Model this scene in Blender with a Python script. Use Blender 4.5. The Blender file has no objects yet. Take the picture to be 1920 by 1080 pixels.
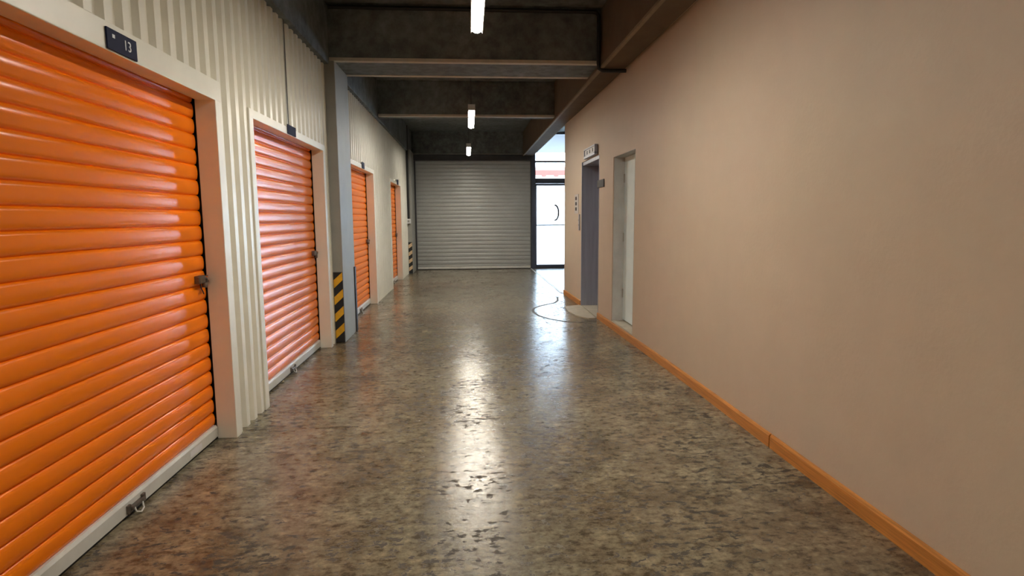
import bpy, bmesh, math, random
from mathutils import Matrix, Vector

random.seed(7)
S = bpy.context.scene
COL = S.collection

# ------------------------------------------------------------------ camera
F, CAMH = 1092.0, 1.32            # focal length in pixels of a 1920 px wide frame, eye height
Yc = Vector(((878 - 960) / F, (540 - 408) / F, -1)).normalized()
Zc = -Vector((61 / F, -9060 / F, -1)).normalized()
Zc = (Zc - Yc * Yc.dot(Zc)).normalized()
Xc = Yc.cross(Zc)
cam = bpy.data.cameras.new('camera')
cam.sensor_width = 36.0
cam.lens = 36.0 * F / 1920.0
cam.clip_start = 0.02
camo = bpy.data.objects.new('camera', cam)
COL.objects.link(camo)
camo.matrix_world = Matrix.Translation((0, 0, CAMH)) @ Matrix((Xc, Yc, Zc)).to_4x4()
S.camera = camo

# ------------------------------------------------------------------ world, exposure
W = bpy.data.worlds.new('sky')
S.world = W
W.use_nodes = True
bg = W.node_tree.nodes['Background']
bg.inputs[0].default_value = (0.63, 0.80, 1.0, 1)
bg.inputs[1].default_value = 4.4
S.view_settings.view_transform = 'Standard'
S.view_settings.look = 'None'
S.view_settings.gamma = 1
S.view_settings.use_curve_mapping = False
S.view_settings.exposure = 2.62
S.cycles.use_denoising = True
S.cycles.max_bounces = 10
S.cycles.diffuse_bounces = 6
S.cycles.glossy_bounces = 5
S.cycles.transparent_max_bounces = 12
S.cycles.caustics_reflective = False
S.cycles.caustics_refractive = False
S.cycles.sample_clamp_indirect = 6.0

LAMP_STRENGTH = 26.0
LAMP_COLOR = (1.0, 0.93, 0.80, 1)

# ------------------------------------------------------------------ materials
MATS = {}


def nodes_of(name):
    m = bpy.data.materials.new(name)
    m.use_nodes = True
    nt = m.node_tree
    b = nt.nodes['Principled BSDF']
    return m, nt, b


def noise(nt, scale, detail=4, rough=.55, stretch=None, coord='Object'):
    tc = nt.nodes.new('ShaderNodeTexCoord')
    n = nt.nodes.new('ShaderNodeTexNoise')
    n.inputs['Scale'].default_value = scale
    n.inputs['Detail'].default_value = detail
    n.inputs['Roughness'].default_value = rough
    if stretch:
        mp = nt.nodes.new('ShaderNodeMapping')
        mp.inputs['Scale'].default_value = stretch
        nt.links.new(tc.outputs[coord], mp.inputs[0])
        nt.links.new(mp.outputs[0], n.inputs['Vector'])
    else:
        nt.links.new(tc.outputs[coord], n.inputs['Vector'])
    return n.outputs['Fac']


def ramp(nt, fac, stops):
    r = nt.nodes.new('ShaderNodeValToRGB')
    el = r.color_ramp.elements
    while len(el) < len(stops):
        el.new(0.5)
    for e, (p, c) in zip(el, stops):
        e.position = p
        e.color = (*c, 1) if len(c) == 3 else c
    nt.links.new(fac, r.inputs[0])
    return r.outputs[0]


def mixc(nt, fac, a, b, mode='MIX'):
    n = nt.nodes.new('ShaderNodeMix')
    n.data_type = 'RGBA'
    n.blend_type = mode
    for s, v in ((0, fac), (6, a), (7, b)):
        if hasattr(v, 'links'):
            nt.links.new(v, n.inputs[s])
        else:
            n.inputs[s].default_value = v if s == 0 else (*v, 1)
    return n.outputs[2]


def bump(nt, b, h, strength, dist=.01):
    n = nt.nodes.new('ShaderNodeBump')
    n.inputs['Strength'].default_value = strength
    n.inputs['Distance'].default_value = dist
    nt.links.new(h, n.inputs['Height'])
    nt.links.new(n.outputs[0], b.inputs['Normal'])


def paint(name, col, rough=.5, var=.08, scale=6, metal=0., bmp=0., stretch=None, spec=.5, bscale=60):
    m, nt, b = nodes_of(name)
    f = noise(nt, scale, 5, .6, stretch)
    lo = tuple(c * (1 - var) for c in col)
    hi = tuple(min(1, c * (1 + var)) for c in col)
    nt.links.new(ramp(nt, f, [(.3, lo), (.7, hi)]), b.inputs['Base Color'])
    b.inputs['Roughness'].default_value = rough
    b.inputs['Metallic'].default_value = metal
    b.inputs['Specular IOR Level'].default_value = spec
    if bmp:
        bump(nt, b, noise(nt, bscale, 4), bmp)
    MATS[name] = m
    return m


paint('cream_sheet', (.81, .785, .69), .30, .05, 3)
paint('cream_trim', (.82, .80, .71), .34, .04, 4)
paint('orange', (.93, .21, .001), .20, .03, .8, spec=.38)
paint('bar_metal', (.62, .62, .58), .4, .12, 5, metal=.0)
paint('dark_rubber', (.012, .012, .013), .6, .2, 20)
paint('dark_steel', (.035, .035, .04), .45, .2, 10)
paint('gap_dark', (.022, .012, .008), .7, .2, 10)
paint('lock_metal', (.17, .15, .13), .35, .2, 40, metal=.8)
paint('chrome', (.75, .75, .76), .2, .05, 30, metal=1)
m, nt, b = nodes_of('beige_wall')
c1 = ramp(nt, noise(nt, .55, 3, .5), [(.35, (.54, .432, .342)), (.65, (.535, .445, .340))])
c2 = ramp(nt, noise(nt, 5, 6, .6), [(.3, (.975, .975, .975)), (.7, (1.025, 1.025, 1.025))])
nt.links.new(mixc(nt, 1.0, c1, c2, 'MULTIPLY'), b.inputs['Base Color'])
b.inputs['Roughness'].default_value = .58
bump(nt, b, noise(nt, 45, 4), .12)
MATS['beige_wall'] = m
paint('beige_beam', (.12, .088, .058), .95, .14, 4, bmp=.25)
paint('column_paint', (.33, .325, .295), .55, .08, 4, bmp=.12)
paint('navy', (.007, .010, .040), .7, .1, 20, spec=.2)
paint('white_print', (.75, .77, .82), .5, .03, 20)
paint('yellow', (.72, .38, .012), .5, .12, 14)
paint('faded_yellow', (.72, .52, .32), .55, .12, 14)
paint('grey_shutter', (.37, .375, .36), .36, .06, 3, metal=.0)
paint('post_blue', (.045, .055, .085), .4, .1, 6)
paint('wood_base', (.50, .205, .045), .42, .28, 9, stretch=(3, .35, 14))
paint('elevator_steel', (.34, .36, .44), .34, .12, 3, metal=.3, stretch=(8, 8, .4))
paint('pale_door', (.78, .93, .98), .45, .04, 5)
paint('grey_reveal', (.47, .48, .47), .6, .12, 5)
paint('paper', (.74, .74, .76), .6, .03, 10)
paint('notice_paper', (.52, .49, .48), .6, .03, 10)
paint('lamp_housing', (.6, .6, .58), .5, .03, 10)
paint('pale_floor', (.27, .28, .28), .25, .08, 4)
paint('pale_concrete', (.44, .40, .32), .5, .18, 9, bmp=.15)
paint('groove', (.10, .09, .075), .6, .2, 20)
paint('outside_wall', (.82, .82, .80), .7, .04, 2)
paint('awning_red', (.13, .022, .010), .6, .1, 6)
paint('pavement', (.36, .365, .36), .7, .12, 3)
paint('soffit', (.15, .14, .15), .7, .04, 3)
paint('bounce_lit_plaster', (.50, .45, .37), .7, .12, 9)
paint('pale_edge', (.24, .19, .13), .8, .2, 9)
paint('seam_white', (.62, .62, .62), .4, .1, 12)

# concrete of ceiling and beams
m, nt, b = nodes_of('concrete')
f1 = noise(nt, 1.3, 6, .6)
f2 = noise(nt, 9, 8, .65)
c1 = ramp(nt, f1, [(.3, (.105, .116, .116)), (.7, (.215, .235, .233))])
c2 = ramp(nt, f2, [(.35, (.55, .55, .55)), (.7, (1.15, 1.15, 1.15))])
nt.links.new(mixc(nt, 1.0, c1, c2, 'MULTIPLY'), b.inputs['Base Color'])
b.inputs['Roughness'].default_value = .85
bump(nt, b, f2, .35, .02)
MATS['concrete'] = m

# worn sealed concrete floor
m, nt, b = nodes_of('floor_concrete')
big = noise(nt, .75, 5, .6)
mid = noise(nt, 4.5, 7, .68)
fine = noise(nt, 38, 4, .6)
warp = noise(nt, 2.2, 4, .6)
c = ramp(nt, big, [(.32, (.168, .124, .078)), (.50, (.214, .184, .124)), (.68, (.236, .218, .160))])
c = mixc(nt, 1.0, c, ramp(nt, mid, [(.36, (.52, .48, .43)), (.46, (.88, .86, .83)), (.55, (1.06, 1.06, 1.06)), (.68, (1.36, 1.35, 1.32))]), 'MULTIPLY')
grain = noise(nt, 16, 8, .72, (1, 1.5, 1))
c = mixc(nt, 1.0, c, ramp(nt, grain, [(.40, (.42, .39, .36)), (.475, (.88, .87, .86)), (.56, (1.08, 1.08, 1.08)), (.66, (1.48, 1.46, 1.40))]), 'MULTIPLY')
c = mixc(nt, 1.0, c, ramp(nt, fine, [(.33, (.72, .72, .72)), (.52, (1, 1, 1)), (.75, (1.18, 1.18, 1.16))]), 'MULTIPLY')
chip = noise(nt, 17, 3, .7, (1.0, 1.7, 1))       # scuffed dark chips
patch = noise(nt, 1.7, 3, .6, (1, 1, 1))
cm = nt.nodes.new('ShaderNodeMath')
cm.operation = 'MULTIPLY_ADD'
nt.links.new(patch, cm.inputs[0])
cm.inputs[1].default_value = .45
nt.links.new(chip, cm.inputs[2])
chipm = ramp(nt, cm.outputs[0], [(.80, (0, 0, 0)), (.825, (1, 1, 1))])
c = mixc(nt, chipm, c, (.055, .045, .032))
tc = nt.nodes.new('ShaderNodeTexCoord')
vo = nt.nodes.new('ShaderNodeTexVoronoi')
vo.inputs['Scale'].default_value = 4.0
nt.links.new(tc.outputs['Object'], vo.inputs['Vector'])
speck = ramp(nt, vo.outputs['Distance'], [(.022, (1, 1, 1)), (.034, (0, 0, 0))])
sel = ramp(nt, vo.outputs['Color'], [(.55, (0, 0, 0)), (.60, (1, 1, 1))])
c = mixc(nt, mixc(nt, 1.0, speck, sel, 'MULTIPLY'), c, (.62, .60, .54))
nt.links.new(c, b.inputs['Base Color'])
rr = ramp(nt, mid, [(.33, (.32, .32, .32)), (.50, (.19, .19, .19)), (.72, (.14, .14, .14))])
nt.links.new(mixc(nt, chipm, rr, (.7, .7, .7)), b.inputs['Roughness'])
b.inputs['Specular IOR Level'].default_value = .5
hh = mixc(nt, .6, ramp(nt, grain, [(.36, (0, 0, 0)), (.6, (1, 1, 1))]), ramp(nt, chipm, [(0, (1, 1, 1)), (1, (0, 0, 0))]))
bump(nt, b, hh, .13, .006)
MATS['floor_concrete'] = m

# lit diffuser of the battens
m, nt, b = nodes_of('lamp_diffuser')
b.inputs['Base Color'].default_value = (.9, .9, .88, 1)
b.inputs['Emission Color'].default_value = LAMP_COLOR
b.inputs['Emission Strength'].default_value = LAMP_STRENGTH
MATS['lamp_diffuser'] = m

# clear glazing
m, nt, b = nodes_of('glass')
nt.nodes.remove(b)
out = nt.nodes['Material Output']
tr = nt.nodes.new('ShaderNodeBsdfTransparent')
tr.inputs[0].default_value = (.93, .96, .97, 1)
gl = nt.nodes.new('ShaderNodeBsdfGlossy')
gl.inputs['Roughness'].default_value = .02
fr = nt.nodes.new('ShaderNodeFresnel')
fr.inputs[0].default_value = 1.45
mx = nt.nodes.new('ShaderNodeMixShader')
nt.links.new(fr.outputs[0], mx.inputs[0])
nt.links.new(tr.outputs[0], mx.inputs[1])
nt.links.new(gl.outputs[0], mx.inputs[2])
nt.links.new(mx.outputs[0], out.inputs[0])
MATS['glass'] = m


# ------------------------------------------------------------------ mesh helpers
class MB:
    def __init__(self):
        self.bm = bmesh.new()

    def box(self, x0, x1, y0, y1, z0, z1, bev=0.):
        r = bmesh.ops.create_cube(self.bm, size=1)
        bmesh.ops.scale(self.bm, verts=r['verts'], vec=(abs(x1 - x0), abs(y1 - y0), abs(z1 - z0)))
        bmesh.ops.translate(self.bm, verts=r['verts'], vec=((x0 + x1) / 2, (y0 + y1) / 2, (z0 + z1) / 2))
        if bev:
            es = list({e for v in r['verts'] for e in v.link_edges})
            bmesh.ops.bevel(self.bm, geom=es, offset=bev, segments=2, affect='EDGES', profile=.6)
        return self

    def hexa(self, p):
        """eight corners: bottom ring then top ring, both counter-clockwise from above"""
        v = [self.bm.verts.new(q) for q in p]
        for f in ((3, 2, 1, 0), (4, 5, 6, 7), (0, 1, 5, 4), (1, 2, 6, 5), (2, 3, 7, 6), (3, 0, 4, 7)):
            self.bm.faces.new([v[i] for i in f])
        return self

    def prism(self, pts, d):
        """flat polygon pts extruded by vector d"""
        a = [self.bm.verts.new(p) for p in pts]
        c = [self.bm.verts.new(Vector(p) + Vector(d)) for p in pts]
        n = len(a)
        self.bm.faces.new(a)
        self.bm.faces.new(c[::-1])
        for i in range(n):
            j = (i + 1) % n
            self.bm.faces.new((a[j], a[i], c[i], c[j]))
        return self

    def tube(self, pts, r, seg=10):
        pts = [Vector(p) for p in pts]
        rings = []
        for i, p in enumerate(pts):
            t = (pts[min(i + 1, len(pts) - 1)] - pts[max(i - 1, 0)]).normalized()
            u = t.cross(Vector((.31, .17, .93))).normalized()
            w = t.cross(u)
            rings.append([self.bm.verts.new(p + (u * math.cos(2 * math.pi * k / seg) + w * math.sin(2 * math.pi * k / seg)) * r) for k in range(seg)])
        for a, c in zip(rings, rings[1:]):
            for k in range(seg):
                self.bm.faces.new((a[k], a[(k + 1) % seg], c[(k + 1) % seg], c[k]))
        self.bm.faces.new(rings[0][::-1])
        self.bm.faces.new(rings[-1])
        return self

    def build(self, name, mat, parent=None, smooth=False):
        bmesh.ops.recalc_face_normals(self.bm, faces=self.bm.faces)
        me = bpy.data.meshes.new(name)
        self.bm.to_mesh(me)
        self.bm.free()
        me.materials.append(MATS[mat])
        if smooth:
            for p in me.polygons:
                p.use_smooth = True
            me.set_sharp_from_angle(angle=math.radians(40))
        o = bpy.data.objects.new(name, me)
        COL.objects.link(o)
        if parent:
            o.parent = parent
            o.matrix_parent_inverse = Matrix.Translation(-parent.location) if parent.type == 'EMPTY' else Matrix.Identity(4)
        return o


def thing(name, label, cat, loc, group=None):
    o = bpy.data.objects.new(name, None)
    COL.objects.link(o)
    o.location = loc
    o.empty_display_size = .1
    o['label'] = label
    o['category'] = cat
    if group:
        o['group'] = group
    return o


def tag(o, label, cat, group=None):
    o['label'] = label
    o['category'] = cat
    if group:
        o['group'] = group
    return o


def struct(o, label=None, cat=None):
    o['kind'] = 'structure'
    if label:
        o['label'] = label
        o['category'] = cat
    return o


def lettering(body, size, loc, rot, parent, mat, name='lettering'):
    cu = bpy.data.curves.new(name, 'FONT')
    cu.body = body
    cu.size = size
    cu.extrude = .0008
    cu.align_x = 'CENTER'
    cu.align_y = 'CENTER'
    tmp = bpy.data.objects.new(name + '_curve', cu)
    COL.objects.link(tmp)
    dg = bpy.context.evaluated_depsgraph_get()
    me = bpy.data.meshes.new_from_object(tmp.evaluated_get(dg))
    bpy.data.objects.remove(tmp)
    me.materials.clear()
    me.materials.append(MATS[mat])
    o = bpy.data.objects.new(name, me)
    COL.objects.link(o)
    o.parent = parent
    o.location = Vector(loc) - (parent.location if parent.type == 'EMPTY' else Vector((0, 0, 0)))
    o.rotation_euler = rot
    return o


# ------------------------------------------------------------------ dimensions
YB, YE = -8.0, 15.0        # corridor from behind the camera to the far wall
CEIL = 3.45
XL = -1.43                 # face of the cream sheet wall
BEAM = 2.91
DOORS = [(1.55, 3.52, 2.105, 1.99), (4.11, 6.0, 2.045, 1.985), (7.36, 9.08, 2.045, 1.985), (11.02, 12.62, 2.045, 1.985)]


def xr(y):                 # face of the beige wall, which bends slightly inwards far down
    return 1.715 if y < 4.5 else 1.715 - .08 * (y - 4.5) / 5.46


# ------------------------------------------------------------------ floor
fl = MB().box(-2.0, 1.62, YB, YE + .1, -.12, 0)
fl.box(1.62, 1.95, YB, 9.96, -.12, 0)
struct(fl.build('floor', 'floor_concrete'), 'worn glossy brown-grey concrete floor of the corridor', 'floor')
struct(MB().box(1.62, 6.2, 9.96, YE + .1, -.12, .0).build('floor_lobby', 'pale_floor'), 'pale floor inside the glass entrance', 'floor')
struct(MB().box(1.585, 1.612, 9.95, 14.95, 0, .006).build('trim_1', 'seam_white'), 'pale strip set in the floor towards the glass entrance', 'trim')
struct(MB().box(1.612, 1.628, 9.95, 14.95, 0, .004).build('trim_2', 'groove'))
# curved saw cut and pale patch in front of the elevator
arc = [(1.455, 9.5), (1.40, 9.1), (1.31, 8.85), (1.07, 8.6), (.945, 8.38), (.905, 8.2), (.889, 8.02), (.926, 7.70), (1.035, 7.44), (1.21, 7.225), (1.396, 7.13), (1.60, 7.24)]
mb = MB()
for (a, c) in zip(arc, arc[1:]):
    d = Vector((c[0] - a[0], c[1] - a[1], 0)).normalized()
    n = Vector((-d.y, d.x, 0)) * .016
    A, B = Vector((*a, 0)) - d * .01, Vector((*c, 0)) + d * .01
    mb.prism([A - n, B - n, B + n, A + n], (0, 0, .0025))
struct(mb.build('trim_3', 'groove'), 'curved dark saw cut in the floor before the elevator', 'trim')
struct(MB().prism([(1.42, 7.62, 0), (1.54, 7.38, 0), (1.64, 7.40, 0), (1.655, 8.55, 0), (1.40, 8.42, 0), (1.38, 8.0, 0)], (0, 0, .012)).build('trim_4', 'pale_concrete'),
       'pale concrete threshold in front of the elevator', 'trim')

# ------------------------------------------------------------------ ceiling and beams
struct(MB().box(-2.0, 6.2, YB, YE + .1, CEIL, CEIL + .15).build('ceiling', 'concrete'), 'dark bare concrete ceiling between the beams', 'ceiling')
for i, (y0, y1, txt) in enumerate([(6.25, 6.90, 'nearest dark concrete beam across the ceiling by the column'), (9.5, 9.72, 'second dark concrete beam across the corridor ceiling'), (-1.2, -.6, None)]):
    struct(MB().box(-1.40, 1.41, y0, y1, BEAM, CEIL, .012).build('ceiling_beam', 'concrete'), txt, 'beam' if txt else None)
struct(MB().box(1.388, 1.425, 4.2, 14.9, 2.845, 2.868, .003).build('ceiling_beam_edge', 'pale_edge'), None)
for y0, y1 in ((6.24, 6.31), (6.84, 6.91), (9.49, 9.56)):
    struct(MB().box(-1.38, 1.40, y0, y1, BEAM - .006, BEAM + .028, .003).build('ceiling_beam_edge', 'bounce_lit_plaster'), None)  # cross-beam edge strips, coloured paler to strengthen light bounced from the floor
struct(MB().box(-1.95, -1.385, YB, YE, 2.872, CEIL, .01).build('ceiling_beam', 'concrete'), 'long concrete beam above the cream metal wall', 'beam')
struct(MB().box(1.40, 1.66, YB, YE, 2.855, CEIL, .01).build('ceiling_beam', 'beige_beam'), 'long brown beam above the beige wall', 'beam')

# ------------------------------------------------------------------ cream metal wall with ribs
PITCH = .13
RIB0 = 2.66


def rib_profile(y):
    """x of the sheet at y, trapezoidal ribs"""
    t = ((y - RIB0) / PITCH) % 1.0
    d = .027 if y < 6.3 else .010
    hi, lo = XL, XL - d
    if t < .10:
        return lo + (hi - lo) * t / .10
    if t < .48:
        return hi
    if t < .58:
        return hi - (hi - lo) * (t - .48) / .10
    return lo


ys = []
k0 = math.floor((YB - RIB0) / PITCH)
k = k0
while True:
    base = RIB0 + k * PITCH
    if base > 14.0:
        break
    ys += [base, base + .1 * PITCH, base + .48 * PITCH, base + .58 * PITCH]
    k += 1
for d in DOORS:
    ys += [d[0] - .06, d[1] + .06]
ys = sorted(y for y in ys if YB <= y <= 14.0)
wl = MB()
for a, c in zip(ys, ys[1:]):
    if c - a < 1e-5:
        continue
    mid = (a + c) / 2
    z0 = 0.0
    if 6.26 < mid < 6.89:
        continue
    for d in DOORS:
        if d[0] - .06 <= mid <= d[1] + .06:
            z0 = d[2] - .03
    xa, xc = rib_profile(a + 1e-6), rib_profile(c - 1e-6)
    wl.hexa([(-1.49, a, z0), (xa, a, z0), (xc, c, z0), (-1.49, c, z0), (-1.49, a, 2.885), (xa, a, 2.885), (xc, c, 2.885), (-1.49, c, 2.885)])
bmesh.ops.remove_doubles(wl.bm, verts=wl.bm.verts, dist=1e-5)
wall = struct(wl.build('wall_left', 'cream_sheet'), 'cream ribbed metal sheet wall with the orange shutters', 'wall')
struct(MB().box(-1.95, -1.70, YB, YE, 0, 2.872).build('wall_left_backing', 'gap_dark'))
struct(MB().box(-1.425, -1.4215, 4.90, 4.915, 2.05, 2.87).build('trim_5', 'groove'), 'vertical lap joint in the cream sheet above the second shutter', 'trim')

# cream frames round the four orange shutters
for i, (y0, y1, zt, zb) in enumerate(DOORS):
    f = MB()
    w = .075
    xf = XL + .010
    f.box(-1.535, xf, y1, y1 + w, 0, zb + .005, .004)
    f.box(-1.535, xf, y0 - w, y0, 0, zb + .005, .004)
    f.box(-1.525, xf + .001, y0 - w, y1 + w, zb, zt, .004)
    f.box(-1.70, -1.525, y0 - w, y1 + w, zb + .11, zb + .16)
    f.box(-1.70, -1.60, y0 - w, y0 - .01, 0, zb + .13)
    f.box(-1.70, -1.60, y1 + .01, y1 + w, 0, zb + .13)
    struct(f.build('trim_%d' % (6 + i), 'cream_trim'), 'cream metal frame round the %s orange shutter' % ('nearest', 'second', 'third', 'farthest')[i], 'trim')


# ------------------------------------------------------------------ roller shutters
def curtain(mb, y0, y1, z0, z1, pitch, depth, xb, axis='x', thick=.02, n=7):
    """ribbed curtain: round-faced slats with a narrow joint; faces +x (axis x) or -y (axis y)"""
    prof = []
    z = z1
    while z > z0 + 1e-4:
        zz = max(z - pitch, z0)
        h = z - zz
        prof.append((z, 0.0))
        for i in range(n + 1):
            t = i / n
            zc = z - h * (.07 + .86 * t)
            prof.append((zc, depth * (math.sin(math.pi * (.06 + .88 * t)) ** .32)))
        z = zz
    prof.append((z0, 0.0))

    def P(u, d, z):
        return (xb + d, u, z) if axis == 'x' else (u, xb - d, z)
    L = [mb.bm.verts.new(P(y0, d, z)) for z, d in prof]
    Rr = [mb.bm.verts.new(P(y1, d, z)) for z, d in prof]
    LB = [mb.bm.verts.new(P(y0, -thick, z)) for z, d in prof]
    RB = [mb.bm.verts.new(P(y1, -thick, z)) for z, d in prof]
    for i in range(len(prof) - 1):
        for q in ((L[i], Rr[i], Rr[i + 1], L[i + 1]), (LB[i], LB[i + 1], RB[i + 1], RB[i]), (L[i], L[i + 1], LB[i + 1], LB[i]), (Rr[i], RB[i], RB[i + 1], Rr[i + 1])):
            mb.bm.faces.new(q)
    mb.bm.faces.new((L[0], LB[0], RB[0], Rr[0]))
    mb.bm.faces.new((L[-1], Rr[-1], RB[-1], LB[-1]))
    return mb


def shutter(y0, y1, label, handle_y, lock=True):
    t = thing('roller_shutter', label, 'roller shutter', (-1.56, (y0 + y1) / 2, 0), 'orange roller shutters along the cream wall')
    ya, yb = y0 + .008, y1 - .008
    curtain(MB(), ya, yb, .085, 2.06, .0862, .016, -1.573).build('curtain', 'orange', t, True)
    bar = MB()
    bar.prism([(-1.60, ya, .018), (-1.545, ya, .018), (-1.545, ya, .074), (-1.553, ya, .088), (-1.60, ya, .088)], (0, yb - ya, 0))
    bar = bar.build('bottom_bar', 'bar_metal', t)
    bar['label'] = 'pale metal bottom bar'
    MB().box(-1.59, -1.556, ya, yb, .0, .018).build('bottom_seal', 'dark_rubber', t)
    for yy in (y0, y1):
        s = -1 if yy == y1 else 1
        MB().box(-1.60, -1.582, min(yy, yy + s * .06), max(yy, yy + s * .06), 0, 2.09).build('guide_rail', 'gap_dark', t)
    # lift handle with a cord under the bar
    h = MB().box(-1.548, -1.528, handle_y - .05, handle_y + .05, .03, .05, .005)
    h.box(-1.548, -1.534, handle_y - .07, handle_y - .045, .022, .062, .004)
    h.box(-1.548, -1.534, handle_y + .045, handle_y + .07, .022, .062, .004)
    h = h.build('lift_handle', 'lock_metal', bar)
    cord = [(-1.535, handle_y - .02 + .012 * math.sin(q), .04 - .033 * math.sin(q / 2.2)) for q in [i * .5 for i in range(6)]]
    cord = [(-1.532, handle_y - .03, .04), (-1.522, handle_y - .035, .02), (-1.515, handle_y - .01, .006), (-1.52, handle_y + .02, .012), (-1.53, handle_y + .03, .035)]
    MB().tube(cord, .004, 8).build('pull_cord', 'bar_metal', bar, True)
    if lock:
        yl = y1 - .095
        lk = MB()
        lk.box(-1.562, -1.525, yl - .045, yl + .028, .957, 1.003, .008)
        lk = lk.build('lock', 'lock_metal', t)
        lk['label'] = 'dark metal slide lock'
        c = MB().tube([(-1.545, yl + .02, .992), (-1.545, y1 + .002, .992)], .007, 12)
        c.tube([(-1.53, yl + .035, .985), (-1.515, yl + .035, .985)], .012, 14)
        c.build('bolt', 'chrome', lk, True)
        MB().box(-1.553, -1.530, yl + .045, yl + .075, .955, .998, .006).build('hasp', 'lock_metal', lk)
        pl = MB().box(-1.545, -1.522, yl + .012, yl + .042, .93, .962, .006)
        pl.tube([(-1.534, yl + .018, .958), (-1.534, yl + .018, .972), (-1.534, yl + .036, .972), (-1.534, yl + .036, .958)], .0035, 8)
        pl.build('padlock', 'lock_metal', lk, True)
        MB().tube([(-1.545, yl - .005, .957), (-1.541, yl - .004, .93), (-1.537, yl + .004, .91), (-1.535, yl + .010, .895)], .0035, 8).build('key_cord', 'gap_dark', lk, True)
    t.location.x += .016
    return t


sh = shutter(*DOORS[0][:2], 'large bright orange roller shutter nearest the viewer, under the navy number plate', 2.63)
bar = [c for c in sh.children if c.name.startswith('bottom_bar')][0]
st = MB().box(-1.5448, -1.5438, 3.16, 3.30, .030, .062).build('sticker', 'paper', bar)
shutter(*DOORS[1][:2], 'second orange roller shutter, with pale window glare, just before the grey column', 5.03)
shutter(*DOORS[2][:2], 'third orange roller shutter, just beyond the grey column', 8.25)
shutter(*DOORS[3][:2], 'farthest and narrowest looking orange roller shutter, near the grey end shutter', 11.9)

# wide grey shutter at the far end
t = thing('roller_shutter', 'wide grey closed roller shutter across the far end of the corridor', 'roller shutter', (.145, 14.98, 0))
curtain(MB(), -1.305, 1.595, .075, 2.76, .0975, .012, 14.985, 'y', .02, 5).build('curtain', 'grey_shutter', t, True)
MB().box(-1.305, 1.595, 14.955, 15.005, .018, .075, .006).build('bottom_bar', 'bar_metal', t)['label'] = 'bright metal bottom bar'
MB().box(-1.305, 1.595, 14.965, 15.005, 0, .018).build('bottom_seal', 'dark_rubber', t)
MB().box(-1.355, -1.300, 14.93, 15.0, 0, 2.80, .004).build('guide_rail', 'dark_steel', t)
MB().box(1.59, 1.615, 14.93, 15.0, 0, 2.80, .004).build('guide_rail', 'dark_steel', t)
MB().box(-1.36, 1.60, 14.86, 15.0, 2.735, 2.875, .008).build('roll_housing', 'dark_steel', t)

# far wall round it
wb = MB().box(-1.95, -1.355, 15.0, 15.2, 0, CEIL)
wb.box(-1.355, 1.615, 15.006, 15.2, 2.74, CEIL)
wb.box(-1.33, 1.60, 14.93, 15.01, 2.90, CEIL)
struct(wb.build('wall_back', 'concrete'), 'dark concrete wall above the grey end shutter', 'wall')
struct(MB().box(-1.33, 1.60, 14.905, 14.93, 2.888, 2.908).build('trim_10', 'column_paint'), 'thin pale edge above the grey end shutter', 'trim')
struct(MB().box(1.615, 1.72, 14.93, 15.08, 0, CEIL, .006).build('trim_11', 'post_blue'), 'dark blue post between the grey shutter and the glass door', 'post')
# columns
struct(MB().box(-1.60, -1.33, 6.25, 6.90, 0, BEAM, .008).build('column', 'column_paint'), 'grey painted column between the second and third orange shutters', 'column')
struct(MB().box(-1.60, -1.335, 14.0, 14.92, 0, BEAM, .008).build('column', 'column_paint'), 'grey painted column at the far left corner', 'column')


# ------------------------------------------------------------------ hazard boards and corner guard
def hazard(x0, x1, y, zt, n, label, mat, up, first):
    t = thing('hazard_board', label, 'hazard board', ((x0 + x1) / 2, y - .01, 0))
    MB().box(x0, x1, y - .016, y, .004, zt, .003).build('board', 'dark_rubber', t)
    w = x1 - x0 - .012
    step = zt / n * .957
    for i in range(n):
        z = first + i * step
        a, b_ = x0 + .012 + .0, x0 + .012 + w - .002
        lo, hi = z, z + up
        th = step * .48
        MB().prism([(a, y - .0175, lo), (b_, y - .0175, hi), (b_, y - .0175, min(hi + th, zt)), (a, y - .0175, lo + th)], (0, .002, 0)).build('stripe', mat, t)
    return t


hazard(-1.438, -1.333, 6.25, .757, 4, 'black and yellow striped board on the grey column by the second shutter', 'yellow', .085, .045)
hazard(-1.435, -1.338, 14.0, .75, 4, 'small faded striped board on the column by the grey end shutter', 'faded_yellow', .06, .06)
t = MB()
t.box(-1.332, -1.318, 6.83, 6.905, .004, .765, .003)
tag(t.build('corner_guard', 'dark_rubber'), 'thin black upright guard on the far edge of the grey column', 'corner guard')


# ------------------------------------------------------------------ number plates
def plate(y0, y1, z0, z1, label, txt=None):
    t = thing('number_plate', label, 'sign', (XL + .02, (y0 + y1) / 2, z0), 'navy number plates above the orange shutters')
    MB().box(XL + .012, XL + .019, y0, y1, z0, z1, .002).build('plate', 'navy', t)
    rot = (math.pi / 2, 0, math.pi / 2)
    if txt:
        lettering(txt, .058, (XL + .0196, y0 + (y1 - y0) * .66, (z0 + z1) / 2), rot, t, 'white_print')
        MB().box(XL + .019, XL + .0198, y0 + .035, y0 + .052, z1 - .034, z1 - .020).build('logo', 'white_print', t)
    return t


plate(2.515, 2.725, 1.996, 2.080, 'navy plate with small white number above the nearest orange shutter', '13')
plate(4.84, 5.06, 1.990, 2.064, 'small navy plate above the second orange shutter')
plate(8.10, 8.28, 1.990, 2.075, 'tiny navy plate above the third orange shutter')
plate(12.0, 12.2, 1.990, 2.09, 'tiny navy plate above the farthest orange shutter')

# ------------------------------------------------------------------ beige wall
EL = (7.42, 8.50, 2.10)        # elevator opening
DW = (5.89, 6.75, 2.0, .085)   # raised doorway
wr = MB()
XB = 2.3


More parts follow.
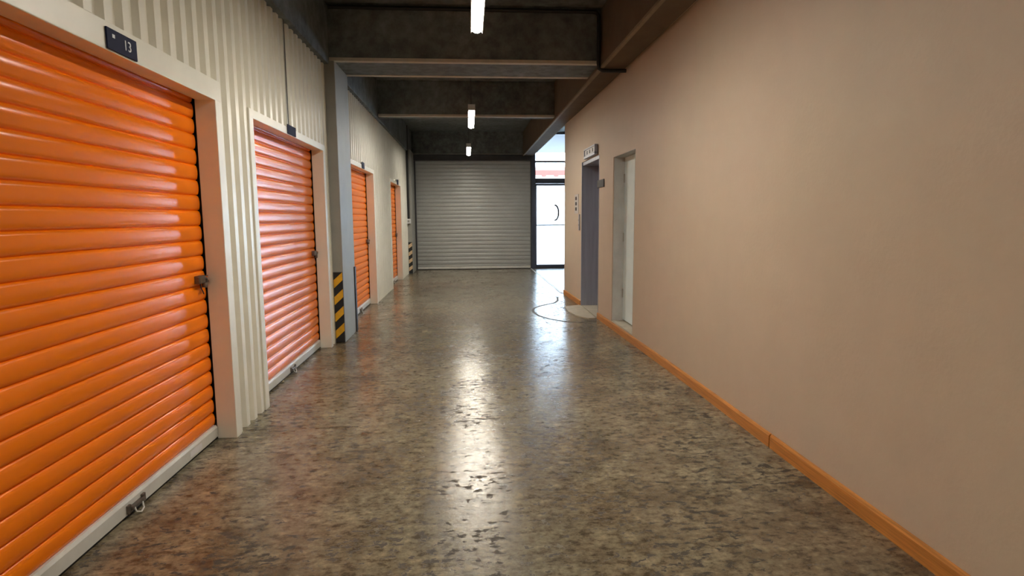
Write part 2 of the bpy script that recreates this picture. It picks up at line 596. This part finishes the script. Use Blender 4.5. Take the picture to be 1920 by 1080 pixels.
def seg(y0, y1, z0, z1, bx=XB):
    wr.hexa([(xr(y0), y0, z0), (bx, y0, z0), (bx, y1, z0), (xr(y1), y1, z0), (xr(y0), y0, z1), (bx, y0, z1), (bx, y1, z1), (xr(y1), y1, z1)])


TOP = 2.90
seg(YB, 4.5, 0, TOP)
seg(4.5, DW[0], 0, TOP)
seg(DW[0], DW[1], 0, DW[3])
seg(DW[0], DW[1], DW[2], TOP)
seg(DW[1], EL[0], 0, TOP)
seg(EL[0], EL[1], EL[2], TOP)
seg(EL[1], 9.90, 0, TOP)
x9 = xr(9.9)
wr.prism([(x9, 9.90, 0), (x9 + .012, 9.945, 0), (x9 + .06, 9.96, 0), (XB, 9.96, 0), (XB, 9.90, 0)], (0, 0, TOP))
wr.box(1.661, XB, YB, 9.96, TOP, CEIL)
bmesh.ops.remove_doubles(wr.bm, verts=wr.bm.verts, dist=1e-5)
struct(wr.build('wall_right', 'beige_wall'), 'long beige plaster wall on the right with doorway and elevator', 'wall')
struct(MB().box(XB, 6.2, 9.76, 9.96, 0, CEIL).build('wall_lobby', 'beige_wall'))
struct(MB().box(6.0, 6.2, 9.96, 15.1, 0, CEIL).build('wall_lobby_side', 'beige_wall'))
struct(MB().box(-2, XB, YB - .2, YB, 0, CEIL).build('wall_front', 'beige_wall'))


def baseboard(y0, y1, name, label):
    mb = MB()
    n = max(1, int((y1 - y0) / .5))
    yy = [y0 + (y1 - y0) * i / n for i in range(n + 1)]
    for a, c in zip(yy, yy[1:]):
        pr = [(.002, 0), (.018, 0), (.018, .066), (.012, .078), (.002, .080)]
        A = [mb.bm.verts.new((xr(a) - d, a, z)) for d, z in pr]
        C_ = [mb.bm.verts.new((xr(c) - d, c, z)) for d, z in pr]
        for i in range(5):
            j = (i + 1) % 5
            mb.bm.faces.new((A[i], A[j], C_[j], C_[i]))
        if a == y0:
            mb.bm.faces.new(A)
        if c == y1:
            mb.bm.faces.new(C_[::-1])
    bmesh.ops.remove_doubles(mb.bm, verts=mb.bm.verts, dist=1e-5)
    return struct(mb.build(name, 'wood_base'), label, 'baseboard')


baseboard(YB, 3.08, 'baseboard_right', 'orange-brown wooden baseboard along the near beige wall')
baseboard(3.092, 7.41, 'baseboard_right_middle', 'orange-brown wooden baseboard from the joint to the elevator')
baseboard(8.51, 9.89, 'baseboard_right_far', 'short reddish wooden baseboard beyond the elevator')

# recessed pale door in the raised doorway
d2 = thing('door_2', 'pale blue-white door recessed in the doorway of the beige wall', 'door', (1.82, 6.32, DW[3]))
d2['kind'] = 'structure'
MB().box(1.815, 1.855, DW[0] + .005, DW[1] - .012, DW[3] + .022, DW[2] - .004, .003).build('door_leaf', 'pale_door', d2)
for z in (.42, 1.08, 1.76):
    MB().tube([(1.811, DW[1] - .018, z - .05), (1.811, DW[1] - .018, z + .05)], .008, 10).build('hinge', 'column_paint', d2, True)
MB().box(1.80, 1.818, DW[0] + .05, DW[0] + .10, 1.05, 1.12, .004).build('handle', 'chrome', d2)
lin = MB()
xa = xr(6.3) + .004
lin.box(xa, 1.86, DW[1] - .011, DW[1] + .0, DW[3], DW[2])
lin.box(xa, 1.86, DW[0], DW[0] + .004, DW[3], DW[2])
lin.box(xa, 1.86, DW[0], DW[1], DW[2] - .003, DW[2] + .0)
struct(lin.build('trim_12', 'grey_reveal'), 'grey reveal of the recessed doorway', 'trim')
struct(MB().box(xa, 1.86, DW[0], DW[1], DW[3], DW[3] + .008).build('trim_13', 'pale_concrete'))
struct(MB().box(1.856, 2.2, DW[0] + .002, DW[1] - .002, DW[3], DW[2]).build('wall_doorway_back', 'gap_dark'))

# elevator
ev = thing('elevator_entrance', 'dark steel elevator entrance in the beige wall', 'elevator', (1.80, 7.96, 0))
j = MB()
j.box(xr(8.5) - .006, 1.96, EL[1] - .03, EL[1] - .001, .012, EL[2] - .001, .003)
j.box(xr(7.42) - .004, 1.96, EL[0] + .001, EL[0] + .02, .012, EL[2] - .001, .003)
j.box(xr(7.42) - .006, 1.96, EL[0] + .001, EL[1] - .001, EL[2] - .05, EL[2] - .001, .003)
j.build('door_frame', 'elevator_steel', ev)
for y0, y1 in ((EL[0] + .022, 7.958), (7.962, EL[1] - .032)):
    MB().box(1.93, 1.955, y0, y1, .014, EL[2] - .052, .003).build('door_panel', 'elevator_steel', ev)
MB().box(1.66, 1.96, EL[0] + .02, EL[1] - .03, .0, .013).build('sill', 'pale_concrete', ev)
struct(MB().box(1.965, 2.29, EL[0], EL[1], 0, EL[2]).build('wall_elevator_back', 'gap_dark'))

ind = thing('floor_indicator', 'dark framed indicator with pale display above the elevator', 'elevator indicator', (1.63, 7.85, 2.13))
x0 = xr(7.5) - .05
fr_ = MB()
fr_.box(x0, xr(8.2), 7.50, 8.20, 2.225, 2.245, .003)
fr_.box(x0, xr(8.2), 7.50, 8.20, 2.115, 2.150, .003)
fr_.box(x0, xr(8.2), 7.50, 7.53, 2.13, 2.235, .003)
fr_.box(x0, xr(8.2), 8.17, 8.20, 2.13, 2.235, .003)
fr_.build('frame', 'elevator_steel', ind)
MB().box(x0 + .012, xr(8.2) - .001, 7.53, 8.17, 2.15, 2.225).build('display', 'paper', ind)
for q in (7.66, 7.85, 8.02):
    MB().box(x0 + .009, x0 + .013, q - .025, q + .025, 2.165, 2.21).build('symbol', 'dark_steel', ind)

# signs and plates by the elevator
sx = xr(7.3)
sg = thing('wall_sign', 'small dark plaque on the beige wall between elevator and recessed doorway', 'sign', (sx, 7.32, 1.68))
MB().box(sx - .012, sx - .001, 7.15, 7.50, 1.685, 1.782, .003).build('plaque', 'dark_steel', sg)
nx = xr(8.8)
nt_ = thing('paper_notice', 'white notice with dark marks on the wall beyond the elevator', 'notice', (nx, 8.82, 1.37))
MB().box(nx - .005, nx - .001, 8.72, 9.02, 1.37, 1.66).build('sheet', 'notice_paper', nt_)
for z in (1.60, 1.52, 1.44):
    MB().box(nx - .0068, nx - .004, 8.84, 8.96, z - .025, z + .025).build('mark', 'dark_steel', nt_)
cp = thing('call_panel', 'narrow dark elevator call panel below the white notice', 'call panel', (nx, 8.62, 1.13))
MB().box(nx - .014, nx + .001, 8.60, 8.66, 1.12, 1.36, .003).build('plate', 'elevator_steel', cp)
for z in (1.20, 1.27):
    MB().tube([(nx - .012, 8.63, z), (nx - .019, 8.63, z)], .014, 14).build('button', 'chrome', cp, True)

# ------------------------------------------------------------------ glass entrance
GX0, GX1, GY = 1.72, 6.0, 15.03
d1 = thing('door_1', 'bright glass entrance door beside the grey end shutter', 'glass door', (2.3, GY, 0))
d1['kind'] = 'structure'
fr_ = MB()
DX1 = 2.66
fr_.box(GX0, GX0 + .035, GY - .03, GY + .03, .04, 2.16, .003)
fr_.box(DX1 - .06, DX1, GY - .03, GY + .03, .04, 2.16, .003)
fr_.box(GX0, DX1, GY - .03, GY + .03, .03, .095, .003)
fr_.box(GX0, DX1, GY - .03, GY + .03, 2.12, 2.17, .003)
fr_.build('frame', 'post_blue', d1)
MB().box(GX0 + .035, DX1 - .06, GY - .004, GY + .004, .095, 2.12).build('glass_pane', 'glass', d1)
MB().box(GX0 + .035, DX1 - .06, GY - .012, GY + .012, 1.10, 1.13).build('mid_rail', 'post_blue', d1)
h = [(2.23 + .09 * math.sin(q), GY - .045, 1.43 + .19 * math.cos(q)) for q in [math.pi * i / 12 for i in range(13)]]
h = [(2.23, GY - .005, 1.62)] + h + [(2.23, GY - .005, 1.24)]
MB().tube(h, .022, 10).build('pull_handle', 'dark_steel', d1, True)
struct(MB().box(GX0, GX1, GY - .05, GY + .05, 0, .03).build('trim_14', 'dark_steel'))

w1 = thing('window_1', 'glazing above and beside the entrance door', 'window', (3.8, GY, 0))
w1['kind'] = 'structure'
fr_ = MB()
fr_.box(GX0, GX1, GY - .04, GY + .04, 2.175, 2.30, .003)
fr_.box(GX0, GX1, GY - .03, GY + .03, 2.70, 2.745, .003)
fr_.box(GX0, GX1, GY - .03, GY + .03, 3.40, CEIL, .003)
for x in (2.665, 4.2):
    fr_.box(x, x + .05, GY - .03, GY + .03, .03, 3.40, .003)
fr_.box(GX1 - .05, GX1, GY - .03, GY + .03, .03, 3.40, .003)
fr_.build('frame', 'post_blue', w1)
for x0, x1, z0, z1 in ((GX0, GX1, 2.30, 2.70), (GX0, GX1, 2.745, 3.40), (2.715, 4.2, .03, 2.175), (4.25, GX1 - .05, .03, 2.175)):
    MB().box(x0, x1, GY - .004, GY + .004, z0, z1).build('glass_pane', 'glass', w1)

# outside
struct(MB().box(-12, 22, 15.12, 60, -.2, -.02).build('pavement', 'pavement'), 'bright pavement outside the glass entrance', 'pavement')
struct(MB().box(0.5, 8, 15.09, 19.5, 3.43, 3.9).build('ceiling_canopy', 'soffit'))
bd = thing('building', 'white building with a red awning seen through the glass entrance', 'building', (4, 25, 0))
MB().box(-8, 18, 25, 30, -.05, 7).build('wall', 'outside_wall', bd)
aw = MB()
aw.prism([(-2, 24.0, 3.02), (-2, 24.0, 3.22), (-2, 25.0, 3.42), (-2, 25.0, 3.34)], (14, 0, 0))
aw.build('awning', 'awning_red', bd)
for k in range(28):
    xx = -2 + k * .5
    MB().prism([(xx, 23.995, 3.03), (xx + .22, 23.995, 3.03), (xx + .20, 23.995, 2.97), (xx + .11, 23.995, 2.945), (xx + .02, 23.995, 2.97)], (0, .02, 0)).build('scallop', 'awning_red', bd)


# ------------------------------------------------------------------ batten lights
def batten(y0, y1, x, label):
    t = thing('batten_light', label, 'ceiling light', (x, (y0 + y1) / 2, 2.70), 'lit tube lights along the corridor ceiling')
    z = 2.70
    prof = [(-.046, .004), (-.041, .004), (-.038, .036), (.038, .036), (.041, .004), (.046, .004), (.046, .07), (.034, .088), (-.034, .088), (-.046, .07)]
    MB().prism([(x + a, y0, z + c) for a, c in prof], (0, y1 - y0, 0)).build('housing', 'lamp_housing', t)
    n = 10
    pts = [(x + .036 * math.cos(math.pi + math.pi * i / n), y0 + .02, z + .034 + .034 * math.sin(math.pi + math.pi * i / n)) for i in range(n + 1)]
    MB().prism(pts, (0, y1 - y0 - .04, 0)).build('diffuser', 'lamp_diffuser', t, True)
    for a in (y0, y1 - .02):
        MB().box(x - .047, x + .047, a - .006, a + .014, z + .012, z + .089, .003).build('end_cap', 'lamp_housing', t)
    for a in (y0 + .25, y1 - .25):
        MB().tube([(x, a, z + .08), (x, a, CEIL)], .0025, 6).build('suspension_wire', 'dark_steel', t)
    return t


batten(3.10, 4.62, .085, 'nearest and largest glowing tube light, cut by the top of the photo')
batten(7.86, 9.36, .065, 'middle glowing tube light of the three overhead')
batten(11.9, 13.4, .03, 'farthest and smallest glowing tube light, before the grey end shutter')
batten(-1.60, -.10, .09, 'tube light overhead behind the viewer')
batten(-7.2, -5.7, .10, 'tube light far behind the viewer')

# ------------------------------------------------------------------ conduits and switch
pp = [(-1.36, 6.2, 3.41), (.4, 6.2, 3.41), (1.30, 6.2, 3.41), (1.345, 6.19, 3.40), (1.365, 6.18, 3.365), (1.368, 6.18, 3.2), (1.368, 6.18, 2.90), (1.375, 6.18, 2.845), (1.41, 6.18, 2.825), (1.66, 6.18, 2.825)]
tag(MB().tube(pp, .020, 12).build('conduit_pipe', 'dark_rubber', None, True), 'black conduit bending down the beam into the top of the beige wall', 'conduit')
tag(MB().tube([(-1.395, 13.90, 1.30), (-1.395, 13.90, 3.44)], .026, 12).build('conduit_pipe', 'dark_rubber', None, True), 'black upright conduit above the white box at the far left corner', 'conduit')
sb = thing('switch_box', 'small white switch box on the far left column', 'switch box', (-1.395, 13.93, 1.20))
MB().box(-1.435, -1.355, 13.88, 14.0, 1.19, 1.30, .006).build('box', 'paper', sb)
MB().box(-1.415, -1.375, 13.872, 13.885, 1.22, 1.27, .003).build('switch', 'column_paint', sb)
